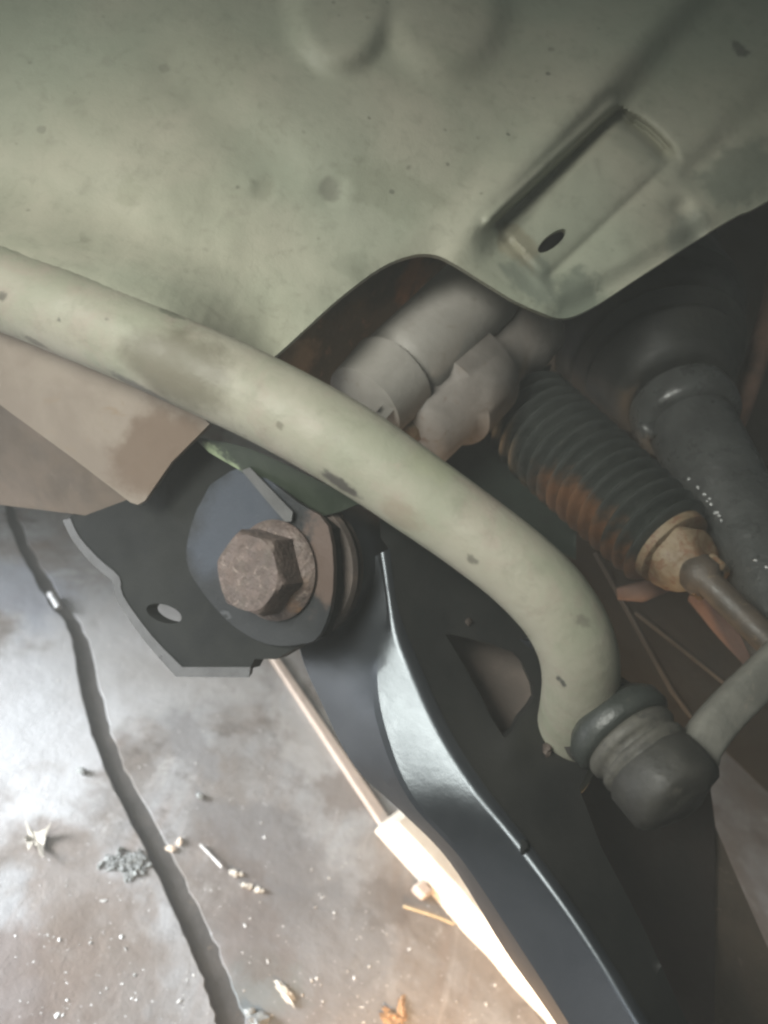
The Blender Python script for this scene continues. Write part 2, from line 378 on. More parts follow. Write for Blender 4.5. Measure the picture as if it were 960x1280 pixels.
for left, right in ((None, wA), (wB, wC), (wC, None)):
    if left is None: e1 = [p-side*1.8 for p in (right[0], right[-1])]; e2 = right
    elif right is None: e1 = [p+side*.0015 for p in left]; e2 = [p+side*2.2 for p in (left[0], left[-1])]
    else: e1 = left; e2 = right
    geo = board(e1, e2)
    # the flush joint between boards two and three is closed by the pale strip
    if left is None: geo = ([v+Vector((0, 0, .0022 if v.z > -BT/2 else 0)) for v in geo[0]], geo[1])
    mkobj('plank', geo, 'floor', Vector((0, 0, -BT)), fl, smooth=30, bevel=.0006 if left is None else None).location = (0, 0, 0)

# pale trim strip and the batten on the floor
def bar_on_floor(a, b, w0, w1, h, z0=.0004, chamfer=0):
    d = (b-a).normalized(); s = Vector((d.y, -d.x, 0))
    if s.dot(side) < 0: s = -s
    base = [a, a+s*w0, b+s*w1, b]
    if chamfer: base = [a+d*chamfer*.3, a+d*0+s*chamfer, a+s*w0, b+s*w1, b]
    return prism([p+Vector((0, 0, z0)) for p in base], Vector((0, 0, h)))
one('trim_strip', bar_on_floor(F(334, 822), F(474, 1036), .007, .010, .004), 'strip',
    'thin pinkish trim strip on the floor, running up to the end of the pale batten', 'trim', bevel=.001)
b0, b1 = F(468, 1040), F(705, 1305)
bd = (b1-b0).normalized(); bs = Vector((bd.y, -bd.x, 0)); bs = bs if bs.dot(side) > 0 else -bs
def batten_geo():
    N = 46; rows = []
    L = (b1-b0).length*1.25
    for i in range(N+1):
        t = i/N; c = b0+bd*(L*t); wob = .0010*noise.noise(Vector((t*9, 1, 2))); top = .0205+.0010*noise.noise(Vector((t*7, 4, 2)))
        w = .05; k = min(1, t*N/2.0)*.75+.25
        prof = [(wob, .0005), (wob+.0004, top*.55*k+.002), (wob+.0015, top*(.9*k+.1)-.003), (wob+.004, top*(.9*k+.1)), (.024, top*(.92*k+.08)+.0008), (w-.003, top*k), (w, top*k-.004), (w, .0005)]
        rows.append([c+bs*x+Vector((0, 0, z)) for x, z in prof])
    V, Fc = strip(rows); m = len(rows[0])
    Fc += [tuple(range(m)), tuple(N*m+i for i in range(m))[::-1], ]
    return V, Fc
notch = F(519, 1108)
thing('wooden_batten', 'pale wooden batten on the floor under the black arm, lit by a warm lamp', 'batten', [
    ('batten_body', batten_geo(), 'batten', dict(smooth=30)),
    ('cross_tab', prism([notch-bs*.007+Vector((0, 0, .001)), notch+bs*.003+Vector((0, 0, .001)), notch+bs*.003+bd*.011+Vector((0, 0, .001)), notch-bs*.006+bd*.010+Vector((0, 0, .001))], Vector((0, 0, .007))), 'strip', dict(bevel=.002)),
])

# ---- the stabiliser bar's path (the panel is shaped to run into it at one end)
BR = .0127
bpts = [(-240, 285, .285), (-120, 318, .279), (0, 360, .272), (100, 399, .268), (200, 441, .264), (330, 500, .259), (440, 561, .255), (530, 622, .252), (600, 672, .250), (655, 716, .249), (696, 760, .250), (720, 806, .254), (726, 850, .264), (719, 893, .280), (709, 930, .302), (700, 960, .330)]
_bc = crom(bpts, 8)
def bar_r(px): return .0140-.0014*sstep(380, 620, px)
def PB(x, y):                         # where the pixel's ray meets the front of the bar
    p = min(_bc, key=lambda q: math.hypot(q.x-x, q.y-y)); e = math.hypot(p.x-x, p.y-y)*p.z/FPX
    return P(x, y, p.z-math.sqrt(max(0, bar_r(p.x)**2-e*e)))
# ---- painted underbody
base = plane((200, 430, .281), (480, 0, .345), (900, 150, .375))
Lx, Ly = -.669, .743; Nx, Ny = .743, .669
BX, BY = (.730, -.683), (.683, .730)
def panel_depth(x, y):
    d = base(x, y)
    d += .030*(max(0, 260-x)/400)**2 + .030*(max(0, 200-y)/330)**2
    s = (x-830)*Nx+y*Ny; along = (x-830)*Lx+y*Ly
    fade = 1-sstep(330, 430, along)
    d += (-.0055*math.exp(-((s-6)/26)**2)+.007*math.exp(-((s+105)/55)**2)*(1-sstep(120, 330, along)))*fade
    d += .013*sstep(12, 58, s)*fade
    d += -.008*sstep(70, 180, s)*fade*(1-sstep(230, 330, along)*.4)
    a = (x-615)*BX[0]+(y-280)*BX[1]; b = (x-615)*BY[0]+(y-280)*BY[1]
    end = 214+14*math.sin(max(0, min(1, b/70))*1.6)
    if b < 150 and -40 < a < 260:                       # raised lip round the pocket
        d += -.0032*math.exp(-((b+6)/7)**2)*sstep(-8, 2, a)*(1-sstep(end-6, end+10, a))
        d += -.0016*math.exp(-((a+5)/6)**2)*sstep(-14, -4, b)*(1-sstep(85, 125, b))
        ins = sstep(-3, 9, a)*(1-sstep(end-3, end+4, a))*sstep(-1, 4, b)
        d += ins*(.0095*(1-sstep(0, 24, b))-.0058*math.sin(math.pi*min(1, max(0, b)/96))*(1-sstep(end-46, end-8, a))+.0016*math.exp(-((b-98)/8)**2))
        d += (.012*sstep(2, 30, b)*(1-sstep(80, 100, b)))*math.exp(-((a-(end-8))/9)**2)
    q = segd(x, y, 862, 238, 889, 292); d += -.0008*math.exp(-(q/8)**2)
    d += .0035*math.exp(-(segd(x, y, 850, 262, 868, 300)/16)**2)
    d += .0050*math.exp(-(segd(x, y, 868, 214, 985, 100)/17)**2)
    d += .0022*math.exp(-(segd(x, y, 215, 92, 345, 205)/30)**2)
    d += -.0012*math.exp(-(segd(x, y, 270, 60, 400, 170)/50)**2)
    r = math.hypot((x-425)/72, (y-5)/95); d += -.0085*(1-sstep(.62, 1.05, r))
    r = math.hypot((x-560)/85, (y-0)/110); d += -.0070*(1-sstep(.62, 1.05, r))
    d += .0016*(1-sstep(13, 18, math.hypot(x-412, (y-238)*.9)))+.0009*(1-sstep(12, 22, math.hypot((x-330)*1.3, y-236)))
    d += .0022*math.exp(-(segd(x, y, 420, 375, 545, 316)/20)**2)                 # lip rolls back at the cut-out
    d += .010*sstep(0, 1, 1-min(1, segd(x, y, 700, 396, 960, 250)/26))*.35
    fx = 1-sstep(190, 350, x)
    if fx > 0 and y > 180:
        p = min(_bc, key=lambda q: (q.x-x)**2+(q.y-y)**2); e = math.hypot(p.x-x, p.y-y)*(1 if y < p.y else -1); rr = bar_r(p.x); ep = rr/p.z*FPX
        if e < .72*ep: t = p.z-math.sqrt(max(0, rr*rr-(min(ep, abs(e))*p.z/FPX)**2))+.0060*(1-sstep(.20*ep, .72*ep, e))-.0002; w = 1
        else: t = p.z-.69*rr-.0002+.00024*(e-.72*ep); w = 1-sstep(.72*ep, .72*ep+105, e)
        d += (t-d)*w*fx
    d += .0011*noise.noise(Vector((x/90, y/90, 3)))+.0004*noise.noise(Vector((x/25, y/25, 9)))
    return d
def PP(x, y): return P(x, y, panel_depth(x, y))
panel_spots = [
    (PP(412, 238), .0046, (.13, .125, .10), .55, (P(412, 250, .3)-P(418, 226, .3), 1.15), .35),  # shade in the dimple, painted darker
    (PP(330, 236), .0046, (.18, .18, .13), .35, (P(330, 250, .3)-P(335, 226, .3), 1.5), .6),  # fainter shade in the second dimple, painted in
    (PP(205, 86), .0022, (.13, .13, .10), .35, None, .8),
    (PP(52, 162), .0018, (.13, .13, .10), .4, None, .8),
    (PP(485, 235), .0120, (.20, .21, .15), .35, (P(520, 250, .3)-P(440, 230, .3), 1.7), 1.0),
    (PP(440, 330), .0070, (.20, .21, .16), .35, None, 1.0),
    (PP(925, 62), .0042, (.06, .06, .05), .7, (P(930, 80, .4)-P(920, 45, .4), 1.5), 1.1),
    (PP(720, 372), .0110, (.13, .15, .12), .7, (P(760, 360, .35)-P(680, 385, .35), 1.4), .9),
    (PP(665, 345), .0120, (.15, .17, .14), .65, None, .9),
    (PP(855, 300), .0100, (.16, .18, .15), .6, (P(880, 270, .35)-P(820, 350, .35), 1.6), .7),
    (PP(640, 300), .0070, (.20, .16, .10), .5, (P(700, 370, .35)-P(620, 290, .35), 2.0), .8),
    (PP(930, 215), .0140, (.13, .15, .12), .6, (P(960, 190, .35)-P(880, 250, .35), 2.2), .8),
    (PP(490, 240), .0012, (.10, .10, .08), .6, None, .9),
    (PP(635, 168), .0010, (.10, .10, .08), .8, None, .9),
    (PP(685, 92), .0012, (.10, .10, .08), .8, None, .9),
    (PP(105, 300), .0020, (.20, .20, .15), .5, None, .9),
    (PP(160, 240), .0050, (.25, .25, .18), .4, None, 1.0),
]
M['cream_panel'] = simple('dusty_cream_paint', (.385, .366, .292), (.318, .318, .246), 14, (.5, .72), fleck=[(110, .10, (.10, .10, .075), .6), (45, .05, (.13, .125, .095), .6)], bump=.16, bscale=900, c3=(.28, .28, .215), c3t=(.60, .80), spots=panel_spots, big=(9, (.27, .31, .24)))
slot = [(690+22*math.cos(t)*.78+8*math.sin(t)*.62, 301-22*math.cos(t)*.62+8*math.sin(t)*.78) for t in [i*2*math.pi/18 for i in range(18)]]
cut = curve2([(322, 462), (350, 440), (385, 408), (425, 372), (475, 335), (515, 319), (545, 319), (572, 332), (604, 352), (640, 374), (668, 387), (702, 398), (738, 386), (800, 346), (884, 292), (925, 268), (962, 250), (1180, 118)], 4)
outline = [(-220, -200), (1180, -200)]+[c for c in reversed(cut)]+[(300, 515), (200, 475), (0, 395), (-220, 320)]
panel = sheet(outline, panel_depth, .004, holes=[slot], step=13, fine=[(-60, 230, 350, 480, 7), (590, 110, 900, 400, 3.2), (350, 0, 520, 110, 8)])
fl_d = plane((0, 420, .282), (240, 545, .282), (170, 625, .300))
flange = sheet(curve2([(-220, 310), (0, 390), (180, 465), (262, 530)], 4)+[(240, 552), (214, 578), (181, 626), (172, 631), (163, 628), (90, 572), (0, 506), (-220, 345+25)], fl_d, .004, step=16)
beam_d = plane((0, 500, .315), (95, 600, .325), (0, 640, .35))
beam = sheet([(-260, 330), (0, 480), (110, 560), (175, 622), (140, 650), (97, 643), (0, 631), (-260, 600)], beam_d, .03, step=20)
thing('underbody_panel', 'dusty cream painted car underbody panel with pressed ridges and a pocket', 'car underbody', [
    ('panel_skin', panel, 'cream_panel', dict(smooth=50)),
    ('lower_flange', flange, 'flange', dict(smooth=50, label='pinkish tan folded tab below the painted bar')),
    ('cross_beam', beam, 'brown_beam', dict(smooth=50, bevel=.002, label='brown dirty beam end beside the black bracket')),
    ('inner_wall', sheet([(340, 410), (430, 340), (540, 300), (660, 360), (620, 420), (520, 440), (440, 520), (330, 480)], plane((360, 440, .345), (540, 320, .40), (520, 430, .43)), .003, step=16), 'inner_brown', dict(smooth=60)),
    ('side_wall', sheet([(500, 520), (560, 470), (640, 480), (690, 455), (660, 540), (720, 650), (720, 700), (640, 660), (560, 600)], plane((520, 560, .37), (690, 470, .43), (700, 650, .40)), .004, step=16), 'green_wall', dict(smooth=60)),
])

# ---- stabiliser bar
cream_spots = [
    (PB(222, 462), .0150, (.115, .105, .075), .85, (P(300, 480, .26)-P(222, 440, .26), 1.15), .5),
    (PB(426, 606), .0026, (.05, .045, .04), .9, (ALONG, 2.6), .6),
    (PB(180, 488), .0028, (.08, .075, .07), .7, (ALONG, 4.5), .6),
    (PB(215, 395), .0030, (.10, .11, .08), .7, (P(200, 370, .26)-P(230, 410, .26), 2.0), .9),
    (PB(500, 645), .0045, (.20, .165, .12), .5, (ALONG, 1.6), .6),
    (PB(700, 838), .0014, (.05, .05, .045), .9, (P(705, 870, .25)-P(695, 820, .25), 4.5), .9),
    (PB(728, 862), .0011, (.05, .045, .04), .9, (Vector((1, 0, 0)), 2.2), .7),
    (PB(722, 773), .0018, (.12, .11, .09), .6, (Vector((1, 0, 0)), 2.2), .9),
    (PB(590, 700), .0012, (.08, .075, .06), .7, (ALONG, 1.8), .9),
    (PB(768, 850), .0022, (.10, .085, .05), .7, None, .9),
    (PB(75, 400), .0010, (.07, .065, .05), .8, None, .9),
    (PB(5, 370), .0016, (.07, .065, .05), .8, None, .9),
    (PB(45, 428), .0018, (.09, .08, .065), .7, (ALONG, 2.2), .9),
    (PB(135, 400), .0010, (.10, .09, .07), .7, None, .9),
    (PB(540, 580), .0060, (.24, .25, .17), .5, (ALONG, 1.4), .6),
    (PB(350, 532), .0013, (.12, .11, .08), .7, None, .9),
    (PB(310, 415), .0030, (.32, .36, .25), .5, None, .9),
]
M['cream_bar'] = simple('dusty_cream_bar_paint', (.290, .275, .222), (.235, .240, .182), 26, (.52, .72), fleck=[(110, .10, (.10, .10, .075), .6), (45, .05, (.13, .125, .095), .6)], bump=.2, bscale=900, c3=(.275, .235, .195), c3t=(.45, .80), spots=cream_spots)
cl = [P(*p) for p in bpts]; cl = [Vector(v) for v in crom([tuple(v) for v in cl], 8)]; clx = [q.x for q in _bc]
rad = [bar_r(clx[i])*(1+.012*noise.noise(Vector((i*.15, 0, 0)))) for i in range(len(cl))]
eye_c = P(744, 900, .285)
thing('stabilizer_bar', 'thick cream painted stabilizer bar bending down in front of the black control arm', 'stabilizer bar', [
    ('bar_tube', tube(cl, rad, 40), 'cream_bar', dict(smooth=180)),
    ('end_eye', lathe(eye_c, P(764, 898, .266)-eye_c, [(0, .012), (.0015, .0165), (.009, .0165), (.0125, .014)]), 'joint', dict(smooth=40)),
])
# ---- stabiliser link with its ball joint
ja, jb = P(764, 898, .266), P(844, 992, .247); jx = jb-ja; jl = jx.length
cupp = [(-.004, .008), (-.003, .0150), (.002, .0178), (.010, .0180), (.0125, .0165), (.013, .013)]
jp = [(.0115, .0130), (.012, .0150), (.0145, .0160), (.0180, .0160), (.0195, .0152), (.0205, .0143), (.0225, .0143), (.0235, .0155), (.0265, .0156), (.0275, .0148), (.029, .0148)]
hp = [(.0285, .0150), (.031, .0158), (.040, .0160), (.046, .0156), (.0495, .0148), (.0525, .0130), (.0540, .0104), (.0543, .0098), (.0552, .0090), (.0556, .0070), (.0557, .001)]
k = jl/.047
rodA, rodB, rodC = P(868, 944, .256), P(905, 893, .262), P(1010, 790, .278)
def flatbar(pts, w, t, wdir):
    rows = []
    for i, p in enumerate(pts):
        d = (pts[min(i+1, len(pts)-1)]-pts[max(i-1, 0)]).normalized(); wv = (wdir-d*wdir.dot(d)).normalized(); tv = d.cross(wv)
        ww = w[i] if isinstance(w, list) else w; ring = []
        for q in range(16):
            a = 2*math.pi*q/16; cx, sx = math.cos(a), math.sin(a)
            ring.append(p+wv*ww*math.copysign(abs(cx)**.55, cx)+tv*t*math.copysign(abs(sx)**.55, sx))
        ring.append(ring[0]); rows.append(ring[:-1])
    V = [v for r in rows for v in r]; m = 16; Fc = []
    for i in range(len(rows)-1):
        for q in range(m): Fc.append((i*m+q, i*m+(q+1) % m, (i+1)*m+(q+1) % m, (i+1)*m+q))
    Fc += [tuple(range(m))[::-1], tuple((len(rows)-1)*m+q for q in range(m))]
    return V, Fc
lp = [Vector(v) for v in crom([tuple(P(840, 972, .262)), tuple(rodA), tuple(rodB), tuple(rodC)], 6)]
thing('stabilizer_link', 'dusty black ball joint with grey flat link rod at the end of the cream bar', 'stabilizer link', [
    ('rubber_cup', lathe(ja, jx, [(a*k, b) for a, b in cupp]), 'rubber', dict(smooth=60)),
    ('dust_boot', lathe(ja, jx, [(a*k, b) for a, b in jp]), 'joint_dust', dict(smooth=60)),
    ('ball_joint_housing', lumpy(lathe(ja, jx, [(a*k, b) for a, b in hp]), .0011, 110), 'joint', dict(smooth=50)),
    ('link_rod', flatbar(lp, [.0095]*5+[.0075]*3+[.0066]*(len(lp)-8), .0042, P(900, 930, .28)-P(860, 890, .28)), 'link', dict(smooth=60)),
])

# ---- control arm
AX = ROT @ Vector((.5, 0, -.866))                     # bolt axis, from head into the bracket
BC = P(350, 712, .2834)                               # bolt axis meets the bracket cheek
CK = [(478, 690), (488, 763), (514, 832), (552, 915), (598, 988), (655, 1062), (728, 1165), (800, 1280), (900, 1445)]
CD = [.290, .284, .278, .269, .260, .250, .234, .215, .185]
_cl = crom([(x, y, d) for (x, y), d in zip(CK, CD)], 6)
def top_d(x, y):
    b = None
    for p, q in zip(_cl, _cl[1:]):
        dx, dy = q.x-p.x, q.y-p.y; t = max(0, min(1, ((x-p.x)*dx+(y-p.y)*dy)/(dx*dx+dy*dy)))
        e = math.hypot(x-p.x-t*dx, y-p.y-t*dy)
        if b is None or e < b[0]: b = (e, p.z+(q.z-p.z)*t)
    return b[1]+.00022*b[0]
Cp = curve2(CK, 6)
FP0 = [(x, y, top_d(cx, cy)+dz) for (x, y), (cx, cy), dz in zip([(472, 694), (483, 767), (469, 848), (482, 925), (514, 1000), (578, 1073), (650, 1180), (716, 1285), (815, 1450)], CK, (.002, .002, .003, .005, .007, .013, .018, .020, .020))]
Fp = [tuple(v) for v in crom(FP0, 6)]
Lp = [tuple(v) for v in crom([(372, 742, .314), (372, 812, .309), (402, 884, .302), (443, 960, .292), (500, 1014, .285), (562, 1078, .281), (632, 1190, .270), (698, 1285, .255), (795, 1450, .228)], 6)]
rowC = [P(x, y, top_d(x, y)) for x, y in Cp]; rowF = [P(*p) for p in Fp]; rowL = [P(*p) for p in Lp]
rowC0 = [P(x+7, y-4, top_d(x+7, y-4)) for x, y in Cp]
def lerp(a, b, t): return [p.lerp(q, t) for p, q in zip(a, b)]
off = [p+FWD*.0012 for p in rowC]
rowB = [p+FWD*.03+(ROT @ Vector((.01, 0, 0))) for p in rowL]
hiC = [a.lerp(b, .10)+FWD*.0004 for a, b in zip(rowC, rowF)]
bulge = [a.lerp(b, .5)-FWD*.0018 for a, b in zip(rowF, rowL)]
A0 = [P(x+9, y-5, top_d(x+9, y-5)-.0003) for x, y in Cp]; B0 = [c+(f-c).normalized()*.0026 for c, f in zip(rowC, rowF)]
fil = [[a*(1-t)**2+c*(2*t*(1-t))+b*t*t for a, c, b in zip(A0, rowC, B0)] for t in [q/9 for q in range(10)]]
rows = [[p+FWD*.006 for p in A0]]+fil+[lerp(rowC, rowF, .5), lerp(rowC, rowF, .94), [a.lerp(b, .08)-FWD*.0006 for a, b in zip(rowF, rowL)], bulge, lerp(rowF, rowL, .97), [p+FWD*.004 for p in rowL], rowB]
wallgeo = strip(rows)
window = curve2([(556, 792), (585, 798), (640, 815), (658, 842), (667, 872), (648, 898), (630, 922), (604, 876), (580, 832)], 2)
tp = [(x+8, y-4) for x, y in Cp]
topo = [(476, 672), (474, 640), (520, 620), (640, 680), (735, 770), (765, 850), (752, 930), (724, 985), (752, 1060), (800, 1150), (865, 1290), (950, 1445)]+tp[::-1]
eye0 = BC+AX*.016
thing('control_arm', 'glossy black suspension control arm running from the rusty bolt under the cream bar', 'control arm', [
    ('top_plate', sheet(topo, lambda x, y: top_d(x, y)+.0003*noise.noise(Vector((x/60, y/60, 0)))-.003*math.exp(-(segd(x, y, 640, 930, 672, 876)/22)**2), .005, holes=[window], step=15), 'black_top', dict(smooth=40, bevel=.0012)),
    ('window_shade_sheet', sheet([(530, 760), (600, 760), (700, 830), (720, 900), (640, 980), (570, 900)], shift(top_d, .024), .003, step=20), 'floor_shade', dict(smooth=60)),  # added sheet, coloured as the shaded floor seen through the window
    ('side_wall', wallgeo, 'black', dict(smooth=14)),
    ('rear_wall', strip([[P(x, y, top_d(x, y)+.001) for x, y in topo[3:12]], [P(x-8, y-5, top_d(x, y)+.05) for x, y in topo[3:12]]]), 'black_dusty', dict(smooth=60)),
    ('bushing_eye', lathe(eye0, AX, [(0, .020), (.0005, .0238), (.002, .0250), (.026, .0250), (.029, .0240), (.034, .0225), (.040, .0215)]), 'black', dict(smooth=40)),
    ('bushing_washer', lathe(BC+AX*.0065, AX, [(0, .021), (.0003, .0262), (.0022, .0272), (.0030, .0262), (.0032, .0225), (.0060, .0222), (.0062, .0255), (.0074, .0262), (.0086, .0255), (.0088, .02)]), 'washer', dict(smooth=35)),
    ('weld_bead', blob(P(656, 1058, top_d(656, 1058)+.0003), .0018, .0026, .0016, .4), 'black_dusty'),
    ('weld_spatter', blob(P(668, 806, top_d(668, 806)-.0008), .0050, .0032, .0028, .5), 'black'),
    ('rivet', blob(P(684, 936, top_d(684, 936)-.001), .0017, .0030, .0018, .3), 'washer'),
    ('rivet', blob(P(586, 777, top_d(586, 777)-.0006), .0013, .0018, .0012, .3), 'washer'),
])

# ---- bracket
cheek = lambda x, y: .227/(.866+.5*(x-480)/1000)
hole = [(205+23*math.cos(t)*.95-11*math.sin(t)*.30, 767+23*math.cos(t)*.30+11*math.sin(t)*.95) for t in [i*2*math.pi/24 for i in range(24)]]
cheek_o = curve2([(84, 648), (97, 672), (122, 700), (147, 722), (152, 746), (188, 796), (224, 836)], 3)+[(312, 836), (318, 824), (345, 824), (376, 806), (402, 796), (418, 738), (412, 660), (372, 628), (330, 596), (242, 548), (205, 575), (165, 615), (120, 620)]
boss_o = curve2([(262, 606), (300, 584), (330, 596), (372, 628), (410, 658), (416, 738), (400, 794), (374, 806), (335, 806), (296, 786), (262, 752), (236, 712), (234, 676), (246, 636)], 3)
lip = sheet([(302, 588), (312, 584), (366, 640), (364, 652), (356, 652), (330, 622)], shift(cheek, -.006), .004, step=8)
gf_d = plane((245, 548, .2905), (470, 665, .272), (360, 640, .288))
thing('mounting_bracket', 'black steel bracket plate with a round hole holding the rusty bolt', 'bracket', [
    ('cheek_plate', sheet(cheek_o, cheek, .006, holes=[hole], step=12, back=AX), 'black_dusty', dict(smooth=40, bevel=.0012)),
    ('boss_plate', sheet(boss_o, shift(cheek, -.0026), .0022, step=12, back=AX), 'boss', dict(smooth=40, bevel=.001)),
    ('edge_lip', lip, 'edge_grey', dict(smooth=40, bevel=.001)),
    ('top_flange', sheet(curve2([(240, 545), (310, 560), (380, 592), (452, 628)], 3)+[(424, 640), (400, 646), (368, 648), (330, 612), (300, 588), (262, 566)], gf_d, .003, step=12), 'green_flange', dict(smooth=40, bevel=.001, label='dark green upper flange with a pale scraped patch')),
    ('edge_flange', sheet(curve2([(78, 650), (91, 676), (116, 706), (141, 728), (146, 751), (182, 803), (220, 846)], 3)+[(311, 847), (313, 834)]+curve2([(228, 834), (190, 795), (154, 745), (149, 721), (124, 699), (99, 671), (88, 648)], 3), shift(cheek, -.0008), .008, step=7), 'edge_grey', dict(smooth=40, bevel=.0008)),
])
# ---- bolt
def hexhead(c, ax, r, h):
    up = (ROT @ Vector((0, 1, 0))); up = (up-ax*up.dot(ax)).normalized(); s = ax.cross(up); rows = []
    n = 48; R = []
    for q in range(n):
        a = 2*math.pi*q/n+.30; m = (a-.30) % (math.pi/3)-math.pi/6; R.append((a, r*math.cos(math.pi/6)/math.cos(m)))
    V = []; prof = [(0, 1), (.62, 1), (.80, .995), (.93, .94), (1., .86), (1.0, .80)]
    ins = r*math.cos(math.pi/6)
    for t, kk in prof:
        for a, rr in R:
            q = min(rr, ins*1.0/.866*(1.06 if t < .7 else kk*1.03)) * (1 if t < .9 else (.97 if t < .99 else .95 if kk > .82 else .8))
            j = .00022*noise.noise(Vector((a*3, t*4, 1)))
            V.append(c+ax*(h*t)+(up*math.cos(a)+s*math.sin(a))*(q+j))
    Fc = []
    for i in range(len(prof)-1):
        for q in range(n): q2 = (q+1) % n; Fc.append((i*n+q, i*n+q2, (i+1)*n+q2, (i+1)*n+q))
    Fc.append(tuple((len(prof)-1)*n+q for q in range(n)))
    return V, Fc
hd = -AX
thing('hex_bolt', 'large rusty brown hex bolt with flange, clamping the black bracket', 'bolt', [
    ('bolt_head', hexhead(BC+hd*.0055, hd, .0152, .0125), 'rust', dict(smooth=28)),
    ('bolt_flange', lathe(BC+hd*.0022, hd, [(0, .0165), (.0004, .0176), (.0016, .0178), (.0028, .0168), (.0042, .0148), (.005, .012)]), 'rust', dict(smooth=40)),
    ('shank', lathe(BC+hd*.002, AX, [(0, .007), (.05, .007), (.051, .006)]), 'washer', dict(smooth=40)),
])

# ---- steering rack, seen through the cut-out and beyond
sa, sb = P(632, 335, .385), P(445, 515, .335)
ha, hb = P(668, 398, .40), P(503, 545, .352); 
hl = (hb-ha).length
bo_a, bo_b = P(652, 516, .405), P(838, 682, .338); bl = (bo_b-bo_a).length
rings = 15; bp = [(-.004, .019), (-.002, .0235)]
for i in range(rings):
    t0 = bl*(i/rings); p = bl/rings; r = .0250-.0048*(i/rings)**1.5
    for f, rr in ((0, -.0058), (.16, -.0046), (.32, -.0016), (.42, .0008), (.5, .0013), (.58, .0008), (.68, -.0016), (.84, -.0046)): bp.append((t0+p*f, r+rr))
bp += [(bl, .0165), (bl+.001, .015)]
bdir = (bo_b-bo_a).normalized()
ta, tb = P(838, 682, .338), P(1010, 850, .28); tdir = (tb-ta).normalized()
thing('steering_rack', 'steering rack with black ribbed rubber boot and thin tie rod beyond the cream bar', 'steering rack', [
    ('mounting_strap', lumpy(lathe(sa, sb-sa, [(0, .012), (.002, .0190), (.02, .0200), ((sb-sa).length*.72, .0195), ((sb-sa).length*.75, .0165), ((sb-sa).length*.78, .0205), ((sb-sa).length*.95, .0185), ((sb-sa).length, .008)]), .0005, 40), 'cast_grey', dict(smooth=50, label='pale grey rounded strap inside the cut-out')),
    ('strap_lip', sheet([(606, 380), (612, 392), (520, 480), (482, 524), (468, 518), (520, 455)], plane((606, 385, .356), (475, 520, .322), (500, 455, .331)), .0025, step=10), 'cast_grey', dict(smooth=50, bevel=.0008)),
    ('housing', lumpy(lathe(ha, hb-ha, [(0, .010), (.004, .020), (hl*.22, .022), (hl*.26, .0185), (hl*.42, .0185), (hl*.47, .0245), (hl*.72, .0255), (hl*.76, .021), (hl*.93, .0215), (hl*.98, .018), (hl, .01)]), .0010, 40), 'cast', dict(smooth=50)),
    ('mounting_ear', sheet(curve2([(604, 402), (625, 392), (642, 402), (655, 432), (664, 452), (640, 438), (618, 424), (598, 414)], 3), plane((610, 400, .385), (660, 450, .375), (640, 400, .40)), .004, step=8), 'cast', dict(smooth=50, bevel=.001)),
    ('mounting_foot', lumpy(blob(P(508, 532, .350), .010, .012, .009, .35), .001, 90), 'tan_cup', dict(smooth=180)),
    ('bellows_boot', lumpy(lathe(bo_a, bdir, bp, 72), .0006, 30), 'rubber', dict(smooth=70, sub_parts=[
        ('boot_clamp', lathe(bo_b+bdir*-.0015, bdir, [(0, .0165), (.0005, .0178), (.004, .0176), (.0045, .016)]), 'tan_cup', dict(smooth=40))])),
    ('boot_end_cup', lumpy(lathe(bo_b+bdir*.003, bdir, [(0, .0140), (.004, .0152), (.009, .0138), (.0125, .0110), (.0145, .0090), (.0150, .006)]), .0050, 75), 'tan_cup', dict(smooth=50)),
    ('lock_nut', lathe(bo_b+bdir*.016, bdir, [(0, .0085), (.001, .0104), (.0075, .0104), (.0085, .0085)], 6), 'tan_cup', dict(smooth=25, bevel=.0008)),
    ('tie_rod', tube([ta, ta.lerp(tb, .18), ta.lerp(tb, .22), ta.lerp(tb, .30), ta.lerp(tb, .33), tb], [.0068, .0068, .0084, .0084, .0056, .0056], 24), 'rod_brown', dict(smooth=50)),
])

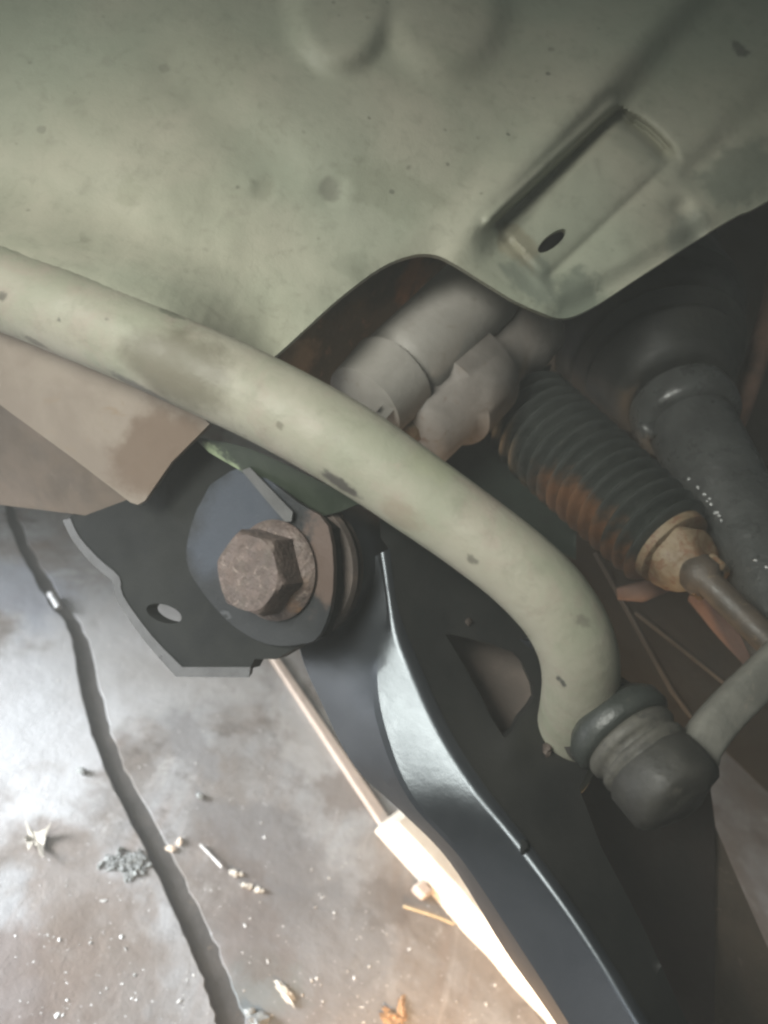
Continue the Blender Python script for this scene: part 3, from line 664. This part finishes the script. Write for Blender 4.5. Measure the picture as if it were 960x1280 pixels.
# ---- drive shaft
def on_shaft(px, py):
    b = min((da.lerp(db, q/80) for q in range(30, 81)), key=lambda v: (lambda c: math.hypot(c.x/-c.z*FPX+480-px, 640-c.y/-c.z*FPX-py))(ROT.transposed() @ (v-CAM)))
    c = ROT.transposed() @ (b-CAM); e = math.hypot(c.x/-c.z*FPX+480-px, 640-c.y/-c.z*FPX-py)*-c.z/FPX
    return P(px, py, -c.z-math.sqrt(max(0, .0206**2-e*e)))
da, db = P(772, 352, .48), P(985, 770, .325); dd = (db-da).normalized(); L = (db-da).length
def at(t): return da.lerp(db, t)
thing('drive_shaft', 'grimy grey drive shaft with a wide dark inner joint beside the ribbed boot', 'drive shaft', [
    ('inner_joint', lathe(at(-.15), dd, [(0, .03), (.004, .056), (L*.20, .058), (L*.24, .054), (L*.27, .056), (L*.37, .056), (L*.39, .050)], 64), 'rubber_dark', dict(smooth=40)),
    ('joint_boot', lathe(at(.22), dd, [(0, .050), (.006, .052), (.014, .047), (.018, .0445), (.023, .047), (.028, .041), (.033, .042), (.038, .036), (.046, .033), (.052, .029), (.053, .024)], 64), 'rubber_dark', dict(smooth=60)),
    ('collar', lathe(at(.455), dd, [(0, .022), (.001, .0258), (.008, .0268), (.014, .0262), (.017, .0245), (.0185, .0205)], 56), 'shaft', dict(smooth=40)),
    ('shaft', lathe(at(.48), dd, [(0, .0195), (.01, .0212), (.05, .0206), (.052, .0202), (L*.75, .0196)], 48), 'shaft', dict(smooth=40)),
    ('wet_glints', join(*[blob(on_shaft(x+random.gauss(0, 2), y+random.gauss(0, 2)), random.uniform(.0005, .0011), random.uniform(.0005, .0012), .0007, .6, 1) for x, y in [(875, 586), (860, 598), (872, 607), (880, 618), (884, 626), (890, 632), (896, 638), (900, 644), (904, 652), (918, 665), (920, 615), (943, 702), (950, 690), (955, 708), (888, 622), (893, 640), (948, 596)]]), 'wet', dict(smooth=180, kind='stuff')),  # whitish blobs added as glints on the wet shaft
    ('collar_clip', blob(at(.475)+ (ROT @ Vector((-.0215, -.012, .012))), .0055, .0055, .0045, .35), 'shaft', dict(smooth=180)),
])

# ---- dark things behind
sh_d = plane((700, 420, .56), (1000, 300, .60), (900, 900, .50))
thing('engine_shield', 'grimy black engine shield behind the drive shaft and steering boot', 'engine shield', [
    ('shield_plate', sheet([(520, 480), (660, 300), (1250, 20), (1250, 1240), (960, 990), (904, 936), (868, 900), (800, 960), (735, 960), (690, 820), (600, 700)], sh_d, .006, step=40), 'shield', dict(smooth=60)),
    ('shield_rib', tube([P(795, 765, .47), P(850, 808, .462), P(912, 858, .455)], .0016, 10), 'shield', dict(smooth=60)),
    ('shield_rib', tube([P(745, 690, .478), P(800, 790, .47), P(842, 865, .46), P(872, 905, .455)], .0018, 10), 'shield', dict(smooth=60)),
])
sp_d = plane((700, 980, .345), (890, 1000, .37), (900, 1300, .33))
thing('splash_shield', 'dark maroon splash shield below the ball joint, beside the black arm', 'splash shield', [
    ('shield_sheet', sheet([(690, 930), (770, 900), (888, 985), (894, 1030), (893, 1460), (760, 1460), (720, 1100)], sp_d, .004, step=30), 'maroon', dict(smooth=60)),
    ('outer_panel', sheet([(880, 1000), (893, 1030), (914, 1080), (962, 1190), (1080, 1460), (870, 1460)], shift(sp_d, .006), .004, step=30), 'brown_beam', dict(smooth=60)),
])
thing('rusty_bracket', 'dull rusty brown bracket under the tie rod end', 'bracket', [
    ('bracket_arm', flatbar([P(872, 735, .40), P(905, 772, .39), P(960, 826, .375), P(1040, 900, .36)], [.012, .013, .013, .013], .004, P(900, 740, .39)-P(930, 800, .39)), 'brownrust', dict(smooth=50)),
    ('bracket_web', sheet([(895, 690), (930, 700), (1010, 760), (1010, 830), (960, 790), (915, 745)], plane((900, 700, .41), (1000, 800, .39), (960, 720, .42)), .004, step=14), 'brownrust', dict(smooth=50)),
    ('bracket_lip', flatbar([P(772, 742, .392), P(800, 740, .388), P(835, 728, .384)], [.003, .005, .004], .003, P(800, 760, .39)-P(800, 720, .39)), 'brownrust', dict(smooth=50)),
])
one('clip', lumpy(blob(P(700, 632, .392), .0042, .0036, .004, .5), .0006, 200), 'rust_orange', 'small orange rusty clip below the ribbed rubber boot', 'clip')
one('brake_pipe', tube([P(905, 560, .44), P(925, 510, .44), P(940, 470, .45), P(965, 380, .48), P(985, 250, .52)], [.006, .0065, .006, .006, .006], 16), 'brownrust', 'shiny brown pipe behind the grey drive shaft', 'pipe')
one('rear_hose', tube([P(1000, 560, .46), P(952, 640, .45), P(945, 700, .44), P(990, 760, .43)], .0065, 16), 'inner_brown', 'dull brown hose close behind the grey drive shaft', 'hose')

# ---- litter on the floor
Z = Vector((0, 0, 1)); LZ = Z*.0022
lf = [(29, 1036), (36, 1043), (44, 1047), (54, 1044), (60, 1041), (55, 1052), (53, 1062), (51, 1082), (47, 1078), (45, 1063), (38, 1060), (33, 1072), (32, 1058), (28, 1054), (34, 1049)]
lz = [.006, .003, .003, .004, .008, .003, .002, .0065, .006, .0025, .002, .005, .002, .004, .002]
lv = [F(x, y)+LZ+Z*z for (x, y), z in zip(lf, lz)]; lc = F(43, 1054)+LZ+Z*.0012; n_ = len(lv)
lv2 = [v-Z*.0005 for v in lv]
one('dry_leaf', ([lc]+lv+[lc-Z*.0005]+lv2, [(0, 1+q, 1+(q+1) % n_) for q in range(n_)]+[(n_+1, n_+2+(q+1) % n_, n_+2+q) for q in range(n_)]+[(1+q, n_+2+q, n_+2+(q+1) % n_, 1+(q+1) % n_) for q in range(n_)]), 'leaf', 'curled pale dry leaf lying on the floorboard', 'leaf', smooth=30)
cl_parts = [blob(F(160+random.gauss(0, 12), 1083+random.gauss(0, 7))+LZ+Z*.0006, random.uniform(.0007, .0028), random.uniform(.0007, .0026), random.uniform(.0006, .0013), 1.1, 2, random.random()*3) for _ in range(80)]
one('dirt_clod', join(*cl_parts), 'clod', 'crumbly grey clod of dirt beside the dark gap in the floor', 'dirt', smooth=60)
for (x, y, s, r, lab) in ((213, 1062, .0036, .4, 'larger pale peach chip beside the dark floor gap'), (224, 1053, .0030, 1.9, 'smaller pale peach chip beside the dark floor gap')):
    one('paint_chip', blob(F(x, y)+Z*.0012, s, s*.55, .0012, .5, 2, r), 'chip', lab, 'chip', 'pale chips by the floor gap')
def twig(name, pts, r, mat, lab, cat): one(name, tube([F(x, y)+Z*z for x, y, z in pts], r, 8), mat, lab, cat)
twig('thin_stick', [(249, 1058, .002), (262, 1073, .003), (276, 1086, .002)], .0008, 'white', 'thin white splinter on the floor next to the peach chips', 'splinter')
twig('straw_twig', [(502, 1136, .003), (524, 1144, .004), (546, 1150, .003), (566, 1156, .001)], .0009, 'straw', 'bright straw stalk lying against the pale batten', 'straw')
twig('floor_sliver', [(61, 746, .004), (72, 764, .004)], .0022, 'glint', 'bright metal sliver at the edge of the dark floor gap', 'sliver')
one('crumpled_flake', join(*[blob(F(295+i*5+random.gauss(0, 2), 1093+i*4+random.gauss(0, 3))+Z*.001, random.uniform(.001, .003), random.uniform(.001, .002), .0010, .7, 2) for i in range(7)]), 'leaf', 'crumbled whitish flakes at the end of the thin splinter', 'flakes')
one('paper_scrap', blob(F(356, 1242)+Z*.0012, .0062, .0024, .0012, .9, 3, -.5), 'leaf', 'crumpled pale scrap on the oily board', 'scrap')
one('orange_scrap', join(blob(F(486, 1272)+Z*.001, .006, .0035, .0013, 1.0, 3, .4), blob(F(502, 1264)+Z*.001, .0022, .006, .0012, .9, 3, .2)), 'scrap', 'orange brown scrap on the oily board beside the batten', 'scrap')
one('grey_scrap', join(blob(F(322, 1276)+Z*.002, .006, .004, .003, .7, 2, .9), blob(F(312, 1268)+Z*.002, .003, .003, .002, .7, 2, .9)), 'clod', 'grey crumpled scrap at the edge of the floor gap', 'scrap')
for (x, y, s, lab) in ((100, 968, .0030, 'small grey pebble on the raised pale floorboard, above the dry leaf'), (250, 997, .0028, 'round grey pebble on the stained board between the floor gap and the trim strip')):
    one('pebble', blob(F(x, y)+(LZ if x < 120 else Z*0)+Z*.0015, s, s*.8, s*.6, .4, 2), 'clod', lab, 'pebble')
grit = []
for i in range(900):
    x, y = random.uniform(-30, 680), random.uniform(760, 1310)
    if random.random() > .25+.75*sstep(950, 1200, y): continue
    a = next((p[0] for p in edgeA if p[1] >= y), 300); b = next((p[0] for p in edgeB if p[1] >= y), 330)
    if a-6 < x < b+6: continue
    s = random.choice((.0002, .0002, .0003, .0003, .0003, .0004, .0005, .0008)); grit.append(blob(F(x, y)+(LZ if x < a else Z*0)+Z*s*.2, s*random.uniform(.6, 2.2), s, s*.45, .8, 1, random.random()*3))
mkobj('floor_grit', join(*grit), 'white', Vector((0, 0, 0)), kind='stuff', smooth=60, label='scattered white grit and paint flecks on the boards')['category'] = 'grit'

# ---- haze volume added to stand in for lens veil over the dark parts
bmh = box(Vector((0, 0, 0)), Vector((2.9, 0, 0)), Vector((0, 2.9, 0)), Vector((0, 0, 1.1)))
hz = mkobj('haze', bmh, 'white', Vector((0, 0, 0)), kind='stuff'); hz.location = (0, 0, .09)
hm = bpy.data.materials.new('lens_veil_haze'); hm.use_nodes = True; ht = hm.node_tree; ht.nodes.clear()
ho = ht.nodes.new('ShaderNodeOutputMaterial'); hv = ht.nodes.new('ShaderNodeVolumePrincipled')
hv.inputs['Color'].default_value = (.93, .95, .94, 1); hv.inputs['Density'].default_value = .22
ht.links.new(hv.outputs[0], ho.inputs['Volume']); hz.data.materials[0] = hm
